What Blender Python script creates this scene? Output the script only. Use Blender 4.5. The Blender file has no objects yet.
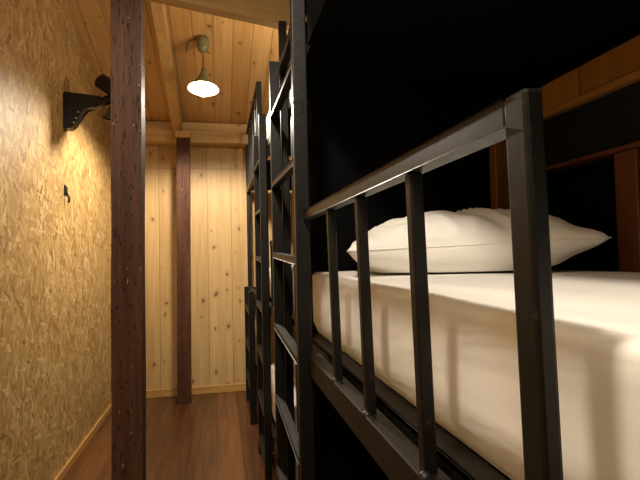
import bpy, bmesh, math, random
from mathutils import Vector, Matrix, noise
random.seed(7)
PI = math.pi
SC = bpy.context.scene
C = SC.collection
WORLD = {}            # object name -> world position of its origin

# ------------------------------------------------------------------ materials
def mat(name):
    m = bpy.data.materials.new(name); m.use_nodes = True
    nt = m.node_tree; b = nt.nodes['Principled BSDF']
    return m, nt, b
class N:
    """small helper around a node tree"""
    def __init__(s, nt): s.nt = nt
    def node(s, t, **kw):
        n = s.nt.nodes.new(t)
        for k, v in kw.items(): setattr(n, k, v)
        return n
    def put(s, sock, v):
        if isinstance(v, bpy.types.NodeSocket): s.nt.links.new(v, sock)
        else: sock.default_value = v
    def m(s, op, a, b=0.0, c=0.0, clamp=False):
        n = s.node('ShaderNodeMath', operation=op, use_clamp=clamp)
        for i, v in enumerate((a, b, c)): s.put(n.inputs[i], v)
        return n.outputs[0]
    def xyz(s):
        tc = s.node('ShaderNodeTexCoord'); sp = s.node('ShaderNodeSeparateXYZ')
        s.nt.links.new(tc.outputs['Object'], sp.inputs[0])
        return sp.outputs, tc.outputs['Object']
    def comb(s, x, y, z):
        n = s.node('ShaderNodeCombineXYZ')
        for i, v in enumerate((x, y, z)): s.put(n.inputs[i], v)
        return n.outputs[0]
    def noise(s, vec, scale=1.0, detail=3.0, rough=.55, dist=0.0):
        n = s.node('ShaderNodeTexNoise'); s.put(n.inputs['Vector'], vec)
        n.inputs['Scale'].default_value = scale; n.inputs['Detail'].default_value = detail
        n.inputs['Roughness'].default_value = rough; n.inputs['Distortion'].default_value = dist
        return n.outputs['Fac']
    def white(s, v):
        n = s.node('ShaderNodeTexWhiteNoise', noise_dimensions='1D'); s.put(n.inputs['W'], v)
        return n.outputs['Value']
    def voro(s, vec, rnd=1.0, dim='2D'):
        n = s.node('ShaderNodeTexVoronoi', voronoi_dimensions=dim); s.put(n.inputs['Vector'], vec)
        n.inputs['Scale'].default_value = 1.0; n.inputs['Randomness'].default_value = rnd
        sp = s.node('ShaderNodeSeparateColor'); s.nt.links.new(n.outputs['Color'], sp.inputs[0])
        return n.outputs['Distance'], sp.outputs
    def mix(s, f, a, b):
        n = s.node('ShaderNodeMix', data_type='RGBA')
        s.put(n.inputs[0], f); s.put(n.inputs[6], a); s.put(n.inputs[7], b)
        return n.outputs[2]
    def ramp(s, f, stops):
        n = s.node('ShaderNodeValToRGB'); s.put(n.inputs[0], f)
        e = n.color_ramp.elements
        while len(e) < len(stops): e.new(0.5)
        for k, (p, c) in enumerate(stops): e[k].position = p; e[k].color = (*c, 1)
        return n.outputs[0]
    def bump(s, b, h, strength=.3, dist=.01):
        n = s.node('ShaderNodeBump'); n.inputs['Strength'].default_value = strength
        n.inputs['Distance'].default_value = dist; s.put(n.inputs['Height'], h)
        s.nt.links.new(n.outputs[0], b.inputs['Normal'])
def rgb(r, g, b): return (r, g, b, 1)

def planks(name, across, along, width, c0, c1, seam, knots=.5, rough=.5, grain=1.0, vary=.25, offset=0.0, seamw=.02, spec=.5):
    m, nt, b = mat(name); n = N(nt)
    o, _ = n.xyz()
    u = n.m('MULTIPLY', n.m('ADD', o[across], offset), 1/width)
    idn = n.m('FLOOR', u); fr = n.m('FRACT', u)
    edge = n.m('MINIMUM', fr, n.m('SUBTRACT', 1.0, fr))
    r = n.white(idn)
    sh = n.m('MULTIPLY', r, 37.0)
    al = n.m('ADD', o[along], sh)
    g1 = n.noise(n.comb(n.m('MULTIPLY', o[across], 42*grain), n.m('MULTIPLY', al, 1.6), sh), 1, 4, .6, .4)
    g2 = n.noise(n.comb(n.m('MULTIPLY', o[across], 9*grain), n.m('MULTIPLY', al, .7), sh), 1, 3, .5, .6)
    f = n.m('ADD', n.m('MULTIPLY', g1, .55), n.m('MULTIPLY', g2, .45))
    f = n.m('ADD', f, n.m('MULTIPLY', n.m('SUBTRACT', r, .5), vary))
    col = n.ramp(f, [(.3, c0), (.68, c1)])
    if knots:
        wob = n.noise(n.comb(o[across], al, 0.0), 7, 2)
        kv = n.comb(n.m('ADD', n.m('MULTIPLY', o[across], 7.5), n.m('MULTIPLY', wob, .5)), n.m('ADD', n.m('MULTIPLY', al, 5.0), n.m('MULTIPLY', wob, .5)), 0.0)
        d, cc = n.voro(kv, .9)
        rad = n.m('MULTIPLY', n.m('SUBTRACT', cc[0], 1-knots), .20)
        k = n.m('DIVIDE', n.m('SUBTRACT', rad, d), .035, clamp=True)
        halo = n.m('DIVIDE', n.m('SUBTRACT', n.m('MULTIPLY', rad, 2.6), d), .12, clamp=True)
        dk = (c0[0]*.34, c0[1]*.22, c0[2]*.15)
        col = n.mix(n.m('MULTIPLY', halo, .35), col, rgb(*(x*.75 for x in c0)))
        col = n.mix(n.m('MULTIPLY', k, .85), col, rgb(*dk))
    sm = n.m('LESS_THAN', edge, seamw)
    col = n.mix(n.m('MULTIPLY', sm, .7), col, rgb(*seam))
    n.put(b.inputs['Base Color'], col); b.inputs['Roughness'].default_value = rough
    b.inputs['Specular IOR Level'].default_value = spec
    h = n.m('SUBTRACT', n.m('MULTIPLY', g1, .4), n.m('MULTIPLY', sm, 2.0))
    n.bump(b, h, .35, .004)
    return m

def timber(name, along, c0, c1, rough=.5, pits=0.0, fine=38, bump=.4, knots=0.0):
    m, nt, b = mat(name); n = N(nt)
    o, _ = n.xyz()
    sc = [fine]*3; sc[along] = 1.5
    v = n.comb(*(n.m('MULTIPLY', o[i], sc[i]) for i in range(3)))
    g = n.noise(v, 1, 5, .65, .5)
    s2 = [9]*3; s2[along] = .9
    g2 = n.noise(n.comb(*(n.m('MULTIPLY', o[i], s2[i]) for i in range(3))), 1, 3)
    f = n.m('ADD', n.m('MULTIPLY', g, .6), n.m('MULTIPLY', g2, .4))
    col = n.ramp(f, [(.32, c0), (.66, c1)])
    h = g
    if pits:
        s3 = [120]*3; s3[along] = 22
        pv = n.noise(n.comb(*(n.m('MULTIPLY', o[i], s3[i]) for i in range(3))), 1, 2, .5, .6)
        pm = n.m('DIVIDE', n.m('SUBTRACT', pv, .63), .06, clamp=True)
        col = n.mix(n.m('MULTIPLY', pm, pits), col, rgb(*(x*.2 for x in c0)))
        h = n.m('SUBTRACT', g, n.m('MULTIPLY', pm, 1.2))
        s4 = [80]*3; s4[along] = 35
        wv = n.noise(n.comb(*(n.m('ADD', n.m('MULTIPLY', o[i], s4[i]), 31.0) for i in range(3))), 1, 1)
        wm = n.m('DIVIDE', n.m('SUBTRACT', wv, .74), .03, clamp=True)
        col = n.mix(n.m('MULTIPLY', wm, .6), col, rgb(.35, .2, .13))
    if knots:
        s5 = [7]*3; s5[along] = 3
        d, cc = n.voro(n.comb(*(n.m('MULTIPLY', o[i], s5[i]) for i in range(3))), .9, '3D')
        k = n.m('DIVIDE', n.m('SUBTRACT', n.m('MULTIPLY', n.m('SUBTRACT', cc[0], 1-knots), .2), d), .04, clamp=True)
        col = n.mix(n.m('MULTIPLY', k, .8), col, rgb(*(x*.4 for x in c0)))
    n.put(b.inputs['Base Color'], col); b.inputs['Roughness'].default_value = rough
    b.inputs['Specular IOR Level'].default_value = .22 if pits else .4
    n.bump(b, h, bump, .004)
    return m

def osb(name):
    m, nt, b = mat(name); n = N(nt)
    o, vec = n.xyz()
    y, z = n.m('ADD', o[1], n.m('MULTIPLY', o[0], .93)), o[2]
    warp = n.noise(n.comb(y, z, 0.0), 9, 2)
    vals, keys = [], []
    for k, (ang, wd, ln) in enumerate(((10, .021, .12), (46, .023, .11), (-36, .022, .12), (80, .024, .10), (-14, .015, .09))):
        a = math.radians(ang); ca, sa = math.cos(a), math.sin(a)
        uu = n.m('ADD', n.m('MULTIPLY', y, ca), n.m('MULTIPLY', z, sa))
        vv = n.m('SUBTRACT', n.m('MULTIPLY', z, ca), n.m('MULTIPLY', y, sa))
        uu = n.m('ADD', n.m('MULTIPLY', uu, 1/wd), n.m('MULTIPLY', warp, 1.6))
        vv = n.m('ADD', n.m('MULTIPLY', vv, 1/ln), 17.3*k)
        d, cc = n.voro(n.comb(uu, vv, 0.0), 1.0)
        g = n.noise(n.comb(n.m('MULTIPLY', uu, 4.0), n.m('MULTIPLY', vv, .6), 0.0), 1, 2)
        val = n.m('ADD', n.m('MULTIPLY', cc[0], .8), n.m('MULTIPLY', n.m('SUBTRACT', g, .5), .5))
        vals.append(val); keys.append(n.m('SUBTRACT', cc[1], n.m('MULTIPLY', d, .25)))
    cur, ck = vals[0], keys[0]
    for v, k in zip(vals[1:], keys[1:]):
        g = n.m('GREATER_THAN', k, ck)
        cur = n.m('ADD', n.m('MULTIPLY', v, g), n.m('MULTIPLY', cur, n.m('SUBTRACT', 1.0, g)))
        ck = n.m('MAXIMUM', k, ck)
    col = n.ramp(cur, [(0.0, (.20, .10, .026)), (.13, (.36, .205, .065)), (.42, (.46, .285, .10)), (.68, (.57, .38, .155)), (.92, (.86, .69, .40))])
    big = n.noise(n.comb(y, z, 0.0), 2.2, 2)
    col = n.mix(n.m('MULTIPLY', big, .4), col, rgb(.44, .27, .09))
    n.put(b.inputs['Base Color'], col); b.inputs['Roughness'].default_value = .5
    n.bump(b, n.m('ADD', cur, n.m('MULTIPLY', ck, .5)), .3, .004)
    return m

def plain(name, col, rough=.5, metal=0.0, var=0.0, nscale=30, bump=0.0, spec=.5):
    m, nt, b = mat(name); n = N(nt)
    _, v = n.xyz()
    g = n.noise(v, nscale, 4, .6)
    c2 = tuple(min(1, x*(1+var)) for x in col); c1 = tuple(x*(1-var) for x in col)
    n.put(b.inputs['Base Color'], n.ramp(g, [(.3, c1), (.7, c2)]))
    b.inputs['Roughness'].default_value = rough; b.inputs['Metallic'].default_value = metal
    b.inputs['Specular IOR Level'].default_value = spec
    if bump: n.bump(b, g, bump, .003)
    return m

def steel_paint(name, base, rough):
    m, nt, b = mat(name); n = N(nt)
    o, v = n.xyz()
    g = n.noise(v, 14, 5, .65); g2 = n.noise(v, 60, 3, .6)
    col = n.ramp(g, [(.35, tuple(x*.75 for x in base)), (.62, tuple(x*1.3 for x in base))])
    rust = n.m('DIVIDE', n.m('SUBTRACT', g2, .62), .1, clamp=True)
    col = n.mix(n.m('MULTIPLY', rust, .4), col, rgb(.06, .035, .02))
    n.put(b.inputs['Base Color'], col)
    n.put(b.inputs['Roughness'], n.m('ADD', rough, n.m('MULTIPLY', n.m('SUBTRACT', g2, .5), .25)))
    b.inputs['Specular IOR Level'].default_value = .34
    n.bump(b, g2, .12, .002)
    return m

def cotton(name, col, crease=1.0):
    m, nt, b = mat(name); n = N(nt)
    o, v = n.xyz()
    w = n.noise(n.comb(n.m('MULTIPLY', o[0], 4.0), n.m('ADD', n.m('MULTIPLY', o[1], 2.0), n.m('MULTIPLY', o[2], 6.0)), n.m('MULTIPLY', o[2], 8.0)), 1, 2.5, .45, .6)
    fine = n.noise(v, 900, 2)
    n.put(b.inputs['Base Color'], n.ramp(w, [(.2, tuple(x*.97 for x in col)), (.8, col)]))
    b.inputs['Roughness'].default_value = .85; b.inputs['Specular IOR Level'].default_value = .2
    b.inputs['Sheen Weight'].default_value = .15
    rn = n.noise(n.comb(n.m('MULTIPLY', o[0], 3.2), n.m('MULTIPLY', o[1], 1.6), n.m('ADD', n.m('MULTIPLY', o[2], 5.0), n.m('MULTIPLY', o[1], 2.2))), 1, 1.5, .4, .3)
    rd = n.m('POWER', n.m('SUBTRACT', 1.0, n.m('ABSOLUTE', n.m('SUBTRACT', n.m('MULTIPLY', rn, 2.0), 1.0))), 14.0)
    n.bump(b, n.m('ADD', n.m('ADD', n.m('MULTIPLY', w, crease), n.m('MULTIPLY', rd, .14)), n.m('MULTIPLY', fine, .02)), .45, .014)
    return m

def emit(name, col, s):
    m, nt, b = mat(name)
    b.inputs['Base Color'].default_value = rgb(*col)
    b.inputs['Emission Color'].default_value = rgb(*col); b.inputs['Emission Strength'].default_value = s
    return m

M = dict(
    osb=osb('strand board'),
    back=planks('pale pine wall boards', 0, 2, .26, (.47, .29, .11), (.67, .45, .20), (.22, .12, .04), .62, .5, vary=.16, offset=.13, seamw=.013),
    ceil=planks('amber pine ceiling boards', 0, 1, .165, (.50, .27, .09), (.72, .45, .185), (.17, .075, .02), .62, .42, vary=.2, offset=.03, seamw=.018),
    floor=planks('red brown floor boards', 0, 1, .2, (.060, .022, .007), (.20, .079, .025), (.04, .015, .006), 0, .34, vary=.4, offset=.05, seamw=.022),
    pine=timber('pale pine beam', 0, (.50, .30, .11), (.68, .46, .20), .45, knots=.5),
    pine_y=timber('pine rafter', 1, (.46, .26, .085), (.63, .40, .16), .45, knots=.5),
    pine_z=timber('pine block', 2, (.46, .26, .085), (.62, .40, .16), .5),
    base_y=timber('honey skirting', 1, (.42, .22, .06), (.58, .33, .11), .4),
    base_x=timber('honey skirting across', 0, (.38, .20, .05), (.56, .33, .11), .4),
    hewn=timber('dark red hewn post', 2, (.036, .012, .006), (.104, .042, .019), .6, pits=.7, bump=.8),
    redpost=timber('dark stained bunk post', 2, (.085, .025, .009), (.16, .052, .019), .5),
    orange=planks('orange stained boards', 1, 2, .31, (.22, .085, .012), (.40, .175, .035), (.1, .04, .01), 0, .5, vary=.3),
    orange_y=timber('orange stained ledge', 1, (.30, .13, .025), (.43, .21, .05), .5),
    redtrim=timber('dark red strip', 1, (.085, .025, .009), (.16, .052, .019), .5),
    steel=steel_paint('black painted steel', (.006, .005, .004), .42),
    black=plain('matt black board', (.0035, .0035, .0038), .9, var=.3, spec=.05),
    meshb=plain('dark woven board', (.008, .008, .008), .75, var=.8, nscale=90, bump=.4, spec=.2),
    sheet=cotton('white cotton sheet', (.87, .845, .80), 1.0),
    pillow=cotton('white cotton pillowcase', (.87, .85, .81), 1.5),
    fix=plain('black enamel', (.007, .007, .007), .4, var=.2),
    grey=plain('smoky grey plastic', (.10, .075, .055), .35, var=.2),
    screw=plain('bright screw metal', (.5, .48, .44), .35, metal=1.0),
    olive=plain('olive enamel', (.17, .17, .075), .4, var=.12),
    shadein=plain('white enamel', (.85, .84, .80), .5),
    cord=plain('dark cord', (.02, .016, .012), .6),
    bulb=emit('lit bulb', (1.0, .80, .52), 22.0),
    plaster=plain('dim room wall', (.04, .026, .015), .9, var=.1),
)

# ------------------------------------------------------------------ mesh helpers
def box(bm, x0, x1, y0, y1, z0, z1, bev=0.0, seg=1):
    t = bmesh.new(); r = bmesh.ops.create_cube(t, size=1)
    for v in t.verts:
        v.co = Vector(((x0+x1)/2+v.co.x*(x1-x0), (y0+y1)/2+v.co.y*(y1-y0), (z0+z1)/2+v.co.z*(z1-z0)))
    if bev: bmesh.ops.bevel(t, geom=t.edges[:], offset=bev, segments=seg, affect='EDGES', profile=.5)
    merge(bm, t)
def merge(bm, t):
    me = bpy.data.meshes.new('t'); t.to_mesh(me); t.free(); bm.from_mesh(me); bpy.data.meshes.remove(me)
def bar(bm, a, b, w, h, up=(0, 0, 1), bev=.003):
    """rectangular bar from a to b: w across, h along 'up'"""
    a, b = Vector(a), Vector(b); d = (b-a); L = d.length; d.normalize()
    s = d.cross(Vector(up)).normalized(); u = s.cross(d).normalized()
    t = bmesh.new(); bmesh.ops.create_cube(t, size=1)
    for v in t.verts:
        c = v.co.copy(); v.co = (a+b)/2 + d*(c.x*L) + s*(c.y*w) + u*(c.z*h)
    if bev: bmesh.ops.bevel(t, geom=t.edges[:], offset=bev, segments=2, affect='EDGES', profile=.5)
    bmesh.ops.recalc_face_normals(t, faces=t.faces[:])
    merge(bm, t)
def tube(bm, pts, r, n=10, cap=True):
    pts = [Vector(p) for p in pts]; rings = []
    pu = None
    for i, p in enumerate(pts):
        d = (pts[min(i+1, len(pts)-1)]-pts[max(i-1, 0)]).normalized()
        ref = pu if pu is not None else (Vector((0, 0, 1)) if abs(d.z) < .9 else Vector((1, 0, 0)))
        s = d.cross(ref).normalized(); u = s.cross(d).normalized(); pu = u
        rr = r[i] if isinstance(r, (list, tuple)) else r
        rings.append([bm.verts.new(p+(s*math.cos(2*PI*k/n)+u*math.sin(2*PI*k/n))*rr) for k in range(n)])
    for a, b in zip(rings, rings[1:]):
        for k in range(n): bm.faces.new((a[k], a[(k+1) % n], b[(k+1) % n], b[k]))
    if cap: bm.faces.new(rings[0][::-1]); bm.faces.new(rings[-1])
def lathe(bm, prof, c, n=36, tilt=None, cap0=False, cap1=False):
    c = Vector(c); rings = []
    for r, z in prof:
        ring = []
        for k in range(n):
            v = Vector((r*math.cos(2*PI*k/n), r*math.sin(2*PI*k/n), z))
            if tilt is not None: v = tilt @ v
            ring.append(bm.verts.new(c+v))
        rings.append(ring)
    for a, b in zip(rings, rings[1:]):
        for k in range(n): bm.faces.new((a[k], a[(k+1) % n], b[(k+1) % n], b[k]))
    if cap0: bm.faces.new(rings[0][::-1])
    if cap1: bm.faces.new(rings[-1])
def prism(bm, poly, axis, a, b):
    """polygon in the two other axes, extruded along axis from a to b"""
    def P(p, t):
        q = list(p); q.insert(axis, t); return Vector(q)
    v0 = [bm.verts.new(P(p, a)) for p in poly]; v1 = [bm.verts.new(P(p, b)) for p in poly]
    bm.faces.new(v0); bm.faces.new(v1[::-1])
    for i in range(len(poly)):
        j = (i+1) % len(poly); bm.faces.new((v0[j], v0[i], v1[i], v1[j]))

def obj(name, bm, m, parent=None, at=None, smooth=False, sub=0):
    """links the bmesh (world coordinates) as one object"""
    bmesh.ops.recalc_face_normals(bm, faces=bm.faces[:])
    me = bpy.data.meshes.new(name)
    org = Vector(at) if at is not None else (WORLD[parent.name].copy() if parent else Vector((0, 0, 0)))
    for v in bm.verts: v.co -= org
    bm.to_mesh(me); bm.free(); me.materials.append(M[m] if isinstance(m, str) else m)
    if smooth:
        for p in me.polygons: p.use_smooth = True
    o = bpy.data.objects.new(name, me); C.objects.link(o)
    o.location = org - (WORLD[parent.name] if parent else Vector((0, 0, 0)))
    if parent: o.parent = parent
    WORLD[o.name] = org
    return o
def tag(o, label, cat, group=None):
    o['label'] = label; o['category'] = cat
    if group: o['group'] = group
    return o
def thing(name, label, cat, loc, group=None):
    o = bpy.data.objects.new(name, None); C.objects.link(o); o.location = loc
    o.empty_display_size = .1; WORLD[o.name] = Vector(loc)
    return tag(o, label, cat, group)
def struct(name, bm, m):
    o = obj(name, bm, m); o['kind'] = 'structure'; return o
B = bmesh.new
def bx(*a, **k):
    bm = B(); box(bm, *a, **k); return bm

# ------------------------------------------------------------------ the room
XL, XR, YB, YR = -1.10, 1.40, 5.52, -3.0
def zc(y): return 3.0 + .29*(5.3-y)
struct('floor', bx(XL-.1, XR+.1, YR-.1, YB+.1, -.1, 0), 'floor')
bm = B(); prism(bm, [(YR-.1, zc(YR-.1)), (YB+.1, zc(YB+.1)), (YB+.1, zc(YB+.1)+.08), (YR-.1, zc(YR-.1)+.08)], 0, XL-.1, XR+.1)
struct('ceiling', bm, 'ceil')
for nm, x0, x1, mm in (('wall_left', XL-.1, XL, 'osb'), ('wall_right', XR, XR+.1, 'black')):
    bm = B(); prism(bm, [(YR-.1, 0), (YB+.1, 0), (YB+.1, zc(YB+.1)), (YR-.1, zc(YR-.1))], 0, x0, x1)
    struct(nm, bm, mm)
struct('wall_back', bx(XL, XR, YB, YB+.1, 0, zc(YB)), 'back')
struct('wall_rear', bx(XL, XR, YR-.1, YR, 0, zc(YR)), 'plaster')
struct('baseboard_back', bx(XL+.021, .32, YB-.022, YB-.001, .001, .085, bev=.003), 'base_x')
struct('baseboard_left', bx(XL+.001, XL+.021, YR+.02, YB-.001, .001, .062, bev=.003), 'base_y')
# faint groove line of the boards above head height on the back wall
bm = B(); box(bm, XL, XR, YB-.004, YB-.001, 2.50, 2.506); struct('trim_1', bm, 'orange_y')

# timber frame
o = obj('wall_plate', bx(XL+.002, .33, 5.33, YB-.002, 2.755, 2.975, bev=.006), 'pine', at=(-.4, 5.4, 2.755))
tag(o, 'long pale pine beam running across the top of the end wall', 'beam')
def rafter(x, nm='rafter'):
    bm = B(); y0, y1 = 1.0, 5.32
    prism(bm, [(y0, zc(y0)-.15), (y1, zc(y1)-.15), (y1, zc(y1)-.003), (y0, zc(y0)-.003)], 0, x-.045, x+.045)
    bmesh.ops.bevel(bm, geom=bm.edges[:], offset=.004, segments=1, affect='EDGES')
    return obj(nm, bm, 'pine_y', at=(x, y1, zc(y1)-.15))
tag(rafter(-.425), 'pale pine rafter running down the sloped ceiling left of the hanging lamp', 'rafter')
P1, P2 = Vector((-1.09, 2.191, 2.772)), Vector((1.385, 2.739, 2.690))
bm = B(); hh = .24
bar(bm, P1+Vector((0, 0, hh/2)), P2+Vector((0, 0, hh/2)), .06, hh, bev=.004)
o = obj('cross_beam', bm, 'pine', at=P1); tag(o, 'pale pine cross beam at the top of the view above the lamp', 'beam')

def rough_post(x0, x1, y0, y1, z0, z1, lean=0.0):
    bm = B(); nz = 60
    rings = []
    for k in range(nz+1):
        z = z0+(z1-z0)*k/nz; ring = []
        for (x, y) in ((x0, y0), (x1, y0), (x1, y1), (x0, y1)):
            q = Vector((x*9, y*9, z*2.2)); d = noise.noise_vector(q)*.003
            ring.append((x+d.x-lean*(1-z/2.8), y+d.y, z))
        rings.append([bm.verts.new(p) for p in ring])
    for a, b in zip(rings, rings[1:]):
        for k in range(4): bm.faces.new((a[k], a[(k+1) % 4], b[(k+1) % 4], b[k]))
    bm.faces.new(rings[0][::-1]); bm.faces.new(rings[-1])
    es = [e for e in bm.edges if abs((e.verts[0].co-e.verts[1].co).normalized().z) > .9]
    bmesh.ops.bevel(bm, geom=es, offset=.007, segments=2, affect='EDGES')
    return bm
o = obj('timber_post', rough_post(-.437, -.315, 2.14, 2.24, 0, 3.735, .018), 'hewn', at=(-.375, 2.2, 0))
tag(o, 'dark red hewn timber post standing nearest, tall in the left foreground', 'post')
fp = thing('timber_post', 'narrow dark red timber post by the pale end wall, under the rafter', 'post', (-.37, 5.32, 0))
obj('shaft', rough_post(-.430, -.297, 5.19, 5.32, 0, 2.765, .022), 'hewn', fp)
obj('cap_block', bx(-.442, -.287, 5.17, 5.325, 2.768, 2.84, bev=.004), 'pine_z', fp)['label'] = 'pale pine block on top of the post'

# ------------------------------------------------------------------ pendant lamps
def pendant(x, y, zrim, label, tilt_deg, first, cone=165, soft=.09):
    top = zc(y)
    t = thing('pendant_lamp', label, 'lamp', (x, y, top), 'pendant lamps')
    sl = Matrix.Rotation(-math.atan(.29), 3, 'X')
    bm = B()
    lathe(bm, [(.0, 0.002), (.052, .0), (.056, -.03), (.053, -.07), (.042, -.105), (.022, -.128), (.008, -.135), (.0, -.136)], (x, y, top-.004), 28, sl)
    obj('canopy', bm, 'olive', t, smooth=True)
    zn = zrim+.165
    bm = B(); tube(bm, [(x, y+.03, top-.12), (x+.002, y+.015, (top+zn)/2), (x, y, zn)], .0045, 8)
    obj('cord', bm, 'cord', t, smooth=True)
    rot = Matrix.Rotation(math.radians(tilt_deg), 3, 'X') @ Matrix.Rotation(math.radians(2), 3, 'Y')
    c = (x, y, zrim)
    bm = B()
    prof = [(.018, .185), (.024, .175), (.026, .15), (.034, .125), (.05, .09), (.08, .055), (.115, .02), (.133, .0)]
    lathe(bm, prof, c, 40, rot, cap0=True)
    sh = obj('lamp_shade', bm, 'olive', t, smooth=True)
    bm = B(); lathe(bm, [(max(r-.004, .001), z-.002) for r, z in prof], c, 40, rot, cap0=True)
    obj('lining', bm, 'shadein', sh, smooth=True)['label'] = 'white lamp shade inside'
    bm = B()
    lathe(bm, [(.0, .075)]+[(.066*math.sin(a), .006+.07*math.cos(a)) for a in (.3, .6, .9, 1.2, 1.5, 1.8, 2.1, 2.4, 2.7, 3.0)]+[(.0, -.064)], c, 28, rot)
    bl = obj('bulb', bm, 'bulb', t, smooth=True); bl.visible_shadow = True
    if first:
        bm = B(); tube(bm, [(x-.02, y+.01, top-.02), (x-.06, y+.0, top-.012), (x-.10, y-.03, top-.035), (x-.125, y-.05, top-.08), (x-.132, y-.055, top-.15)], .004, 8)
        obj('loose_wire', bm, 'cord', t, smooth=True)
    L = bpy.data.lights.new('lamp_light', 'SPOT'); L.spot_size = math.radians(cone); L.spot_blend = .34
    L.shadow_soft_size = soft; L.color = (1.0, .89, .725)
    lo = bpy.data.objects.new('lamp_light', L); C.objects.link(lo)
    lo.location = Vector(c)+Vector((0, -.012, -.125)) - Vector((0, 0, 0))
    return L
L1 = pendant(-.116, 4.1, 2.92, 'small olive pendant lamp glowing white below the sloped pine ceiling', -9, True)
L2 = pendant(-.20, .42, 3.12, 'olive pendant lamp over the near end of the aisle above the camera', 0, False, 170, .075)
L1.energy = 190; L2.energy = 125
TL = bpy.data.lights.new('ceiling_fill', 'POINT'); TL.energy = 32; TL.shadow_soft_size = .15; TL.color = (1.0, .84, .62)  # added fill light above the top bunk, no fitting, brightens the sloped ceiling
to = bpy.data.objects.new('ceiling_fill', TL); C.objects.link(to); to.location = (.85, 3.3, 2.95)

# ------------------------------------------------------------------ left wall fixtures
YF = 3.80
wf = thing('wall_fixture', 'black wall fixture with screwed bracket and angled arm high on strand board wall', 'fixture', (XL, YF, 2.620))
bm = B()
prism(bm, [(XL+.001, 2.465), (XL+.05, 2.465), (XL+.085, 2.505), (XL+.115, 2.580), (XL+.145, 2.620), (XL+.26, 2.645), (XL+.26, 2.710), (XL+.14, 2.720), (XL+.001, 2.735)], 1, YF-.05, YF+.05)
bmesh.ops.bevel(bm, geom=bm.edges[:], offset=.008, segments=2, affect='EDGES')
br = obj('bracket', bm, 'fix', wf)
for (dx, dz) in ((.105, 2.585), (.090, 2.540), (.075, 2.505)):
    bm = B(); tube(bm, [(XL+dx, YF-.056, dz), (XL+dx, YF-.046, dz)], .007, 10); obj('screw', bm, 'screw', br)
bm = B(); tube(bm, [(XL+.20, YF, 2.655), (XL+.30, YF-.005, 2.695), (XL+.38, YF-.005, 2.720)], [.036, .036, .03], 14)
obj('arm', bm, 'fix', wf, smooth=True)
bm = B()
tube(bm, [(XL+.235, YF-.02, 2.845), (XL+.245, YF-.02, 2.835), (XL+.33, YF-.02, 2.782), (XL+.46, YF-.02, 2.710), (XL+.47, YF-.02, 2.705)], [.035, .056, .06, .06, .04], 20)
obj('housing', bm, 'fix', wf, smooth=True)
bm = B(); rt = Matrix.Rotation(math.radians(14), 3, 'Y') @ Matrix.Rotation(math.radians(18), 3, 'X')
lathe(bm, [(.03, .09), (.06, .07), (.09, .02), (.108, -.05), (.112, -.06), (.107, -.06), (.10, -.045), (.084, .02), (.05, .06), (.0, .07)], (XL+.385, YF+.0, 2.600), 30, rt)
obj('dish', bm, 'grey', wf, smooth=True)['label'] = 'smoky grey dish with dark rim'
bm = B(); ring = []
for k in range(33):
    a = 2*PI*k/32; ring.append(Vector((XL+.385, YF, 2.600)) + rt @ Vector((.112*math.cos(a), .112*math.sin(a), -.06)))
tube(bm, ring, .010, 8, cap=False); obj('rim', bm, 'fix', wf, smooth=True)
YH = 3.78
bm = B()
tube(bm, [(XL+.004, YH, 2.045), (XL+.012, YH, 2.035), (XL+.014, YH, 1.995), (XL+.016, YH+.012, 1.985), (XL+.026, YH+.012, 1.965), (XL+.028, YH+.012, 1.945), (XL+.024, YH+.012, 1.925)], .009, 10)
box(bm, XL+.001, XL+.008, YH-.014, YH+.014, 1.975, 2.055, bev=.002)
o = obj('coat_hook', bm, 'fix', at=(XL, YH, 1.99), smooth=False)
tag(o, 'small black hook screwed to the strand board wall', 'hook')

# ------------------------------------------------------------------ bunk bed nearest
XG = .30
bb = thing('bunk_bed', 'nearest black steel bunk bed with barred guard rail beside the white mattress', 'bunk bed', (.85, 1.0, 0), 'black steel bunk beds')
GZ0, GZ1 = 1.165, 1.655
YA = 1.625                       # where the guard meets the ladder stile
bm = B(); bar(bm, (XG-.0035, .434, GZ1-.0155), (XG-.0035, YA-.001, GZ1-.0155), .024, .031, bev=.003); obj('guard_rail', bm, 'steel', bb)
for y in (1.275, .992, .70):
    bm = B(); bar(bm, (XG+.0085, y, GZ0-.001), (XG-.0022, y, GZ1-.031), .0225, .023, up=(0, 1, 0), bev=.0035)
    b_ = obj('baluster', bm, 'steel', bb)
    bm = B(); lathe(bm, [(.0, .006), (.006, .005), (.010, .001), (.011, -.003)], (XG-.003, y-.012, GZ0+.0005), 10); obj('weld', bm, 'steel', b_, smooth=True)
bm = B(); bar(bm, (XG+.005, .418, GZ0-.001), (XG-.0055, .418, GZ1+.001), .021, .036, up=(0, 1, 0), bev=.0045); obj('guard_post', bm, 'steel', bb)
# bed side rail: outer channel, gap, inner angle that carries the mattress
bm = B(); box(bm, XG-.010, XG+.032, -.45, YA-.002, 1.095, GZ0, bev=.003); obj('bed_rail', bm, 'steel', bb)
bm = B(); box(bm, XG+.046, XG+.115, -.45, YA+.40, 1.165, 1.177, bev=.002); box(bm, XG+.046, XG+.053, -.45, YA+.40, 1.105, 1.177, bev=.002)
obj('mattress_ledge', bm, 'steel', bb)
bm = B(); box(bm, 1.25, 1.30, -.45, 1.975, 1.10, 1.175, bev=.003); obj('rear_rail', bm, 'steel', bb)
for y in (-.42, .1, .6, 1.1, 1.6, 1.95):
    bm = B(); box(bm, XG+.116, 1.25, y-.02, y+.02, 1.115, 1.155, bev=.002); obj('cross_bar', bm, 'steel', bb)
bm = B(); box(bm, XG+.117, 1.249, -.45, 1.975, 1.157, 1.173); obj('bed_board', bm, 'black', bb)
bm = B(); box(bm, XG+.03, XR-.004, -.45, 2.035, 2.255, 2.30); obj('upper_board', bm, 'black', bb)
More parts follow.
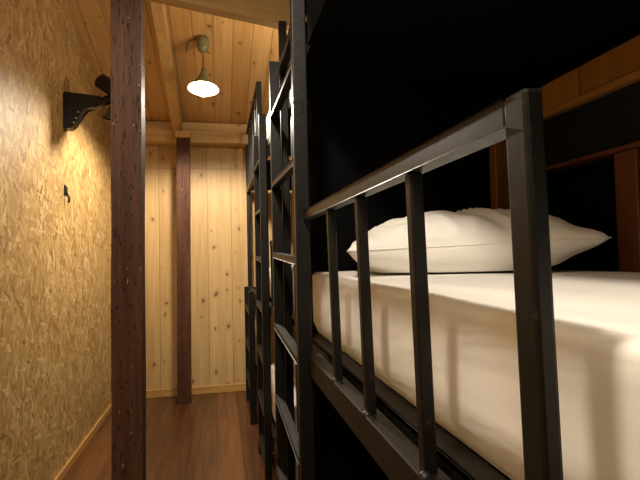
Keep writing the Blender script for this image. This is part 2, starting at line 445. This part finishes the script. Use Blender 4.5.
bm = B(); box(bm, XG+.018, XG+.03, -.45, YA+.04, 2.255, 3.5); obj('upper_side_board', bm, 'black', bb)
for (x, y) in ((1.275, -.47), (XG, -.47)):
    bm = B(); box(bm, x-.02, x+.02, y-.018, y+.02, 0, 2.254, bev=.003); obj('corner_post', bm, 'steel', bb)
for (x, y) in ((XG+.03, 2.026),):
    bm = B(); box(bm, x-.02, x+.02, y-.0, y+.035, 0, 2.254, bev=.003); obj('corner_post', bm, 'steel', bb)
# partition at the head end, side boards
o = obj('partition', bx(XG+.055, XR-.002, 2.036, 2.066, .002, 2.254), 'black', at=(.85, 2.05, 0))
tag(o, 'matt black board closing the head end of the bunk behind the pillow', 'partition')
XW = 1.31
o = obj('timber_post', bx(1.245, 1.33, 1.98, 2.034, 1.03, 2.02, bev=.004), 'redpost', at=(1.29, 2.0, 1.03))
o.data.materials[0] = timber('orange brown bunk post', 2, (.20, .075, .015), (.34, .145, .032), .5)
tag(o, 'orange brown wooden post in the far corner behind the pillow', 'post')
o = obj('timber_post', bx(XW-.005, XW+.085, 1.285, 1.375, 1.03, 1.822, bev=.004), 'redpost', at=(XW+.04, 1.33, 1.03))
tag(o, 'dark red wooden post on the dark side wall right of the pillow tip', 'post')
wb = thing('wall_beam', 'orange wooden beam along the top of the dark bunk side wall', 'beam', (XW, .9, 2.05))
obj('beam', bx(XW, XW+.085, -.10, 1.975, 2.066, 2.178, bev=.003), 'orange', wb)
obj('ledge', bx(XW-.012, XW+.085, -.10, 1.975, 2.040, 2.064, bev=.003), 'orange_y', wb)['label'] = 'lighter orange ledge strip'
o = obj('side_panel', bx(XW+.02, XW+.04, -.10, 1.97, 1.842, 2.038), 'meshb', at=(XW, .9, 1.842))
tag(o, 'dark rough board on the bunk side wall between orange beam and red strip', 'panel')
o = obj('wall_strip', bx(XW-.008, XW+.06, -.10, 1.97, 1.824, 1.840, bev=.002), 'redtrim', at=(XW, .9, 1.824))
tag(o, 'thin dark red wooden strip above the red post on the dark side wall', 'trim')

# ------------------------------------------------------------------ mattresses and pillow
def mattress(x0, x1, y0, y1, z0, z1, label, seed=0, sag=0.0):
    bm = B(); nx, ny, nz = 22, 52, 8
    box(bm, x0, x1, y0, y1, z0, z1)
    bmesh.ops.bevel(bm, geom=bm.edges[:], offset=.022, segments=4, affect='EDGES', profile=.5)
    for ax, (a, b_, k) in enumerate(((x0, x1, 9), (y0, y1, 30), (z0, z1, 5))):
        for i in range(1, k):
            co = [0, 0, 0]; no = [0, 0, 0]; co[ax] = a+(b_-a)*i/k; no[ax] = 1
            bmesh.ops.bisect_plane(bm, geom=bm.verts[:]+bm.edges[:]+bm.faces[:], plane_co=co, plane_no=no, dist=1e-5)
    for v in bm.verts:
        p = v.co
        n1 = noise.noise(Vector((p.x*3+seed, p.y*2.2, p.z*3)))
        n2 = noise.noise(Vector((p.x*9, p.y*5+p.z*12, p.z*14+seed)))
        if p.z > z1-.01: p.z += .005*n1+.002*n2
        if p.x < x0+.01: p.x += .004*n1+.002*n2
        if p.x < x0+.02 and p.z < z0+.04: p.x += .012
        p.z -= sag*(y1-p.y)/(y1-y0)*max(0, (p.z-z0)/(z1-z0))*max(0, 1-(p.x-x0)/(x1-x0)*.7)
    o = obj('mattress', bm, 'sheet', at=((x0+x1)/2, (y0+y1)/2, z0), smooth=True)
    tag(o, label, 'mattress', 'white mattresses')
    return o
mattress(.375, 1.262, -.40, 1.985, 1.179, 1.432, 'large white sheeted mattress under the pillow on the nearest bunk', sag=.027)

def pillow(name, cx, cy, cz, lx, ly, th, rz, label, seed=0):
    bm = B(); n = 56; grid = {}
    Rz = Matrix.Rotation(rz, 3, 'Z')
    for side in (1, -1):
        for i in range(n+1):
            for j in range(n+1):
                if side < 0 and (i in (0, n) or j in (0, n)): grid[(side, i, j)] = grid[(1, i, j)]; continue
                u = -1+2*i/n; v = -1+2*j/n
                pin = .13
                x = lx/2*u*(1-pin*(1-u*u)*0-.06*(1-abs(u))*0)
                # concave sides: edges drawn in between the corners
                sx = 1-.05*(1-v*v)**1.2; sy = 1-.10*(1-u*u)**1.2
                x = lx/2*u*(sx if True else 1); y = ly/2*v*sy
                e = max(0, (1-u*u))*max(0, (1-v*v))
                h = th/2*(((1-u*u)**.52*(1-v*v)**.45 if abs(u) < 1 and abs(v) < 1 else 0))
                # folds fanning from the ends
                edge = abs(u)**3
                ang = math.atan2(v, (1.08-abs(u)))
                fold = math.sin(ang*13+seed+(1 if u > 0 else 0))*.015*abs(u)**1.6*max(0, 1-u*u)**.3*max(0, 1-v*v)**.3
                nz = noise.noise(Vector((u*2.2+seed, v*2.0, side*3.0)))*.007*e**.4
                fold2 = (abs(noise.noise(Vector((u*6+seed+v, v*1.6, .4))))*-.03 + math.sin(u*19+v*7+4*noise.noise(Vector((u*2, v*2, seed))))*.003)*e**.3
                z = side*(h+(fold+fold2 if side > 0 else fold*.6)+nz)
                if side < 0: z = max(z, -.0885-.012*u)
                zc_ = cz + (.012*u)
                grid[(side, i, j)] = bm.verts.new(Vector((cx, cy, zc_)) + Rz @ Vector((x, y, z)))
    for side in (1, -1):
        for i in range(n):
            for j in range(n):
                q = [grid[(side, i, j)], grid[(side, i+1, j)], grid[(side, i+1, j+1)], grid[(side, i, j+1)]]
                if len(set(q)) == 4: bm.faces.new(q if side > 0 else q[::-1])
    t = thing(name, label, 'pillow', (cx, cy, cz-th/2))
    p = obj('pillowcase', bm, 'pillow', t, smooth=True)
    bm = B(); pts = []
    for i in range(n+1): pts.append(grid and Vector((cx, cy, cz+.012*(-1+2*i/n))) + Rz @ Vector((lx/2*(-1+2*i/n), -ly/2*(1-.10*max(0, 1-(-1+2*i/n)**2)**1.2), 0)))
    tube(bm, pts, .0022, 6); obj('seam', bm, 'pillow', p, smooth=True)
    return t
pillow('pillow', .855, 1.62, 1.524, .815, .52, .272, math.radians(-15), 'plump white pillow with creased ends lying across the white mattress', 1.3)

# ------------------------------------------------------------------ ladders
def ladder(ya, yb, x0, x1, ztop_a, ztop_b, zr, label, stile=.04, tilt=0.0, name='bunk_ladder', weld=False, rr=.0):
    t = thing(name, label, 'ladder', ((x0+x1)/2, (ya+yb)/2, 0), 'black steel ladders')
    for y, zt in ((ya, ztop_a), (yb, ztop_b)):
        bm = B(); box(bm, x0, x1, y, y+stile, 0, zt, bev=.004, seg=2)
        s = obj('stile', bm, 'steel', t)
        if weld and y == ya:
            bm = B(); box(bm, x0-.0015, x1+.0015, y-.0015, y+stile+.0015, 2.030, 2.036, bev=.001); box(bm, x0+.03, x0+.036, y-.003, y, 1.995, 2.03, bev=.001)
            obj('weld_seam', bm, 'steel', s)
    for z in zr:
        bm = B(); bar(bm, (x0+.014, ya+stile-.001, z+tilt), (x0+.014, yb+.001, z-tilt), .026, .026, bev=.004); obj('rung', bm, 'steel', t)
    return t
ladder(1.626, 2.36, .256, .306, 3.55, 2.475, [2.185-.345*k for k in range(6)], 'nearest black steel ladder, its near stile tall beside the guard rail', tilt=-.012, weld=True)
ladder(3.20, 3.72, .268, .316, 2.46, 2.44, [2.16-.338*k for k in range(7)], 'black steel ladder second from the camera along the bunk row', tilt=-.008)
ladder(4.375, 5.11, .245, .300, 1.19, 1.19, [1.0-.34*k for k in range(3)], 'low black steel ladder nearest the end wall, waist high')

# ------------------------------------------------------------------ the two farther bunks
def far_bunk(y0, y1, label, guard_tiers, top_guard_z, xg=.336, near_post_top=2.72):
    t = thing('bunk_bed', label, 'bunk bed', (.85, (y0+y1)/2, 0), 'black steel bunk beds')
    ztop = top_guard_z
    for (x, y, zt) in ((xg, y0, near_post_top), (xg, y1-.04, ztop), (1.34, y0, 2.5), (1.34, y1-.04, 2.5)):
        bm = B(); box(bm, x-.02, x+.02, y, y+.04, 0, zt, bev=.003); obj('corner_post', bm, 'steel', t)
    for z in (.25, 1.11, 2.22):
        bm = B(); box(bm, xg-.018, xg+.018, y0+.041, y1-.041, z, z+.06, bev=.003); obj('bed_rail', bm, 'steel', t)
        bm = B(); box(bm, xg+.02, XR-.003, y0+.041, y1-.041, z+.03, z+.055); obj('bed_board', bm, 'black', t)
    for z0, z1, ya, yb in guard_tiers:
        bm = B(); bar(bm, (xg, ya, z1-.0155), (xg, yb, z1-.0155), .031, .031, bev=.003); obj('guard_rail', bm, 'steel', t)
        k = max(2, int(round((yb-ya)/.27)))
        for i in range(k):
            y = ya+.016+(yb-ya-.032)*i/(k-1)
            bm = B(); box(bm, xg-.013, xg+.013, y-.013, y+.013, z0+.058, z1-.03, bev=.003); obj('baluster', bm, 'steel', t)
    return t
far_bunk(2.43, 3.60, 'black steel bunk bed behind the two taller ladders, middle of the row', [(1.11, 1.60, 2.475, 3.15)], 2.5)
far_bunk(3.78, 5.46, 'black steel bunk bed farthest along the row with high guard rail', [(2.22, 2.89, 3.78, 5.40), (1.11, 1.60, 3.86, 4.3)], 2.89, xg=.322, near_post_top=2.89)
o = obj('tie_rail', B(), 'steel')
bpy.data.objects.remove(o)
bm = B(); bar(bm, (.325, 1.67, 2.46), (.325, 2.429, 2.46), .03, .05, bev=.003)
o = obj('tie_rail', bm, 'steel', at=(.325, 2.05, 2.44)); tag(o, 'black steel tie rail high between the nearest ladder and the next bunk', 'rail')
o = obj('partition', bx(.37, XR-.002, 2.385, 2.412, .002, 2.7), 'black', at=(.85, 2.4, 0))
tag(o, 'matt black board at the near end of the middle bunk, behind the ladder', 'partition')
mattress(.352, 1.30, 2.50, 3.56, 2.277, 2.54, 'white mattress on the top tier of the middle bunk', 3)
mattress(.352, 1.30, 2.50, 3.56, 1.167, 1.43, 'white mattress on the middle tier of the middle bunk', 5)
mattress(.352, 1.30, 2.50, 3.56, .307, .72, 'white mattress on the lowest tier of the middle bunk', 8)

# ------------------------------------------------------------------ light, camera
def area(name, loc, target, size, energy, col):
    L = bpy.data.lights.new(name, 'AREA'); L.shape = 'DISK'; L.size = size; L.energy = energy; L.color = col
    o = bpy.data.objects.new(name, L); C.objects.link(o); o.location = loc
    o.rotation_euler = (Vector(target)-Vector(loc)).to_track_quat('-Z', 'Y').to_euler()
    return o
HL = bpy.data.lights.new('rear_fill', 'POINT'); HL.energy = 74; HL.shadow_soft_size = .3; HL.color = (1.0, .88, .72)  # added fill light behind the camera for bed and beam, no fitting
ho = bpy.data.objects.new('rear_fill', HL); C.objects.link(ho); ho.location = (-.5, -1.1, 3.05)
w = bpy.data.worlds.new('World'); SC.world = w; w.use_nodes = True
w.node_tree.nodes['Background'].inputs[0].default_value = (.5, .4, .3, 1); w.node_tree.nodes['Background'].inputs[1].default_value = .004

yaw, pit, roll = .20590, .03214, -.02214
Rr = Matrix.Rotation(roll, 3, 'Z'); Rx = Matrix.Rotation(PI/2+pit, 3, 'X'); Rz = Matrix.Rotation(-yaw, 3, 'Z')
cam = bpy.data.cameras.new('camera'); co = bpy.data.objects.new('camera', cam); C.objects.link(co)
co.matrix_world = Matrix.Translation((0, 0, 1.5)) @ (Rz @ Rx @ Rr).to_4x4()
cam.sensor_width = 36; cam.lens = 27.0; cam.clip_start = .02
SC.camera = co
SC.view_settings.view_transform = 'Standard'; SC.view_settings.look = 'None'
SC.view_settings.gamma = 1; SC.view_settings.exposure = 0; SC.view_settings.use_curve_mapping = False
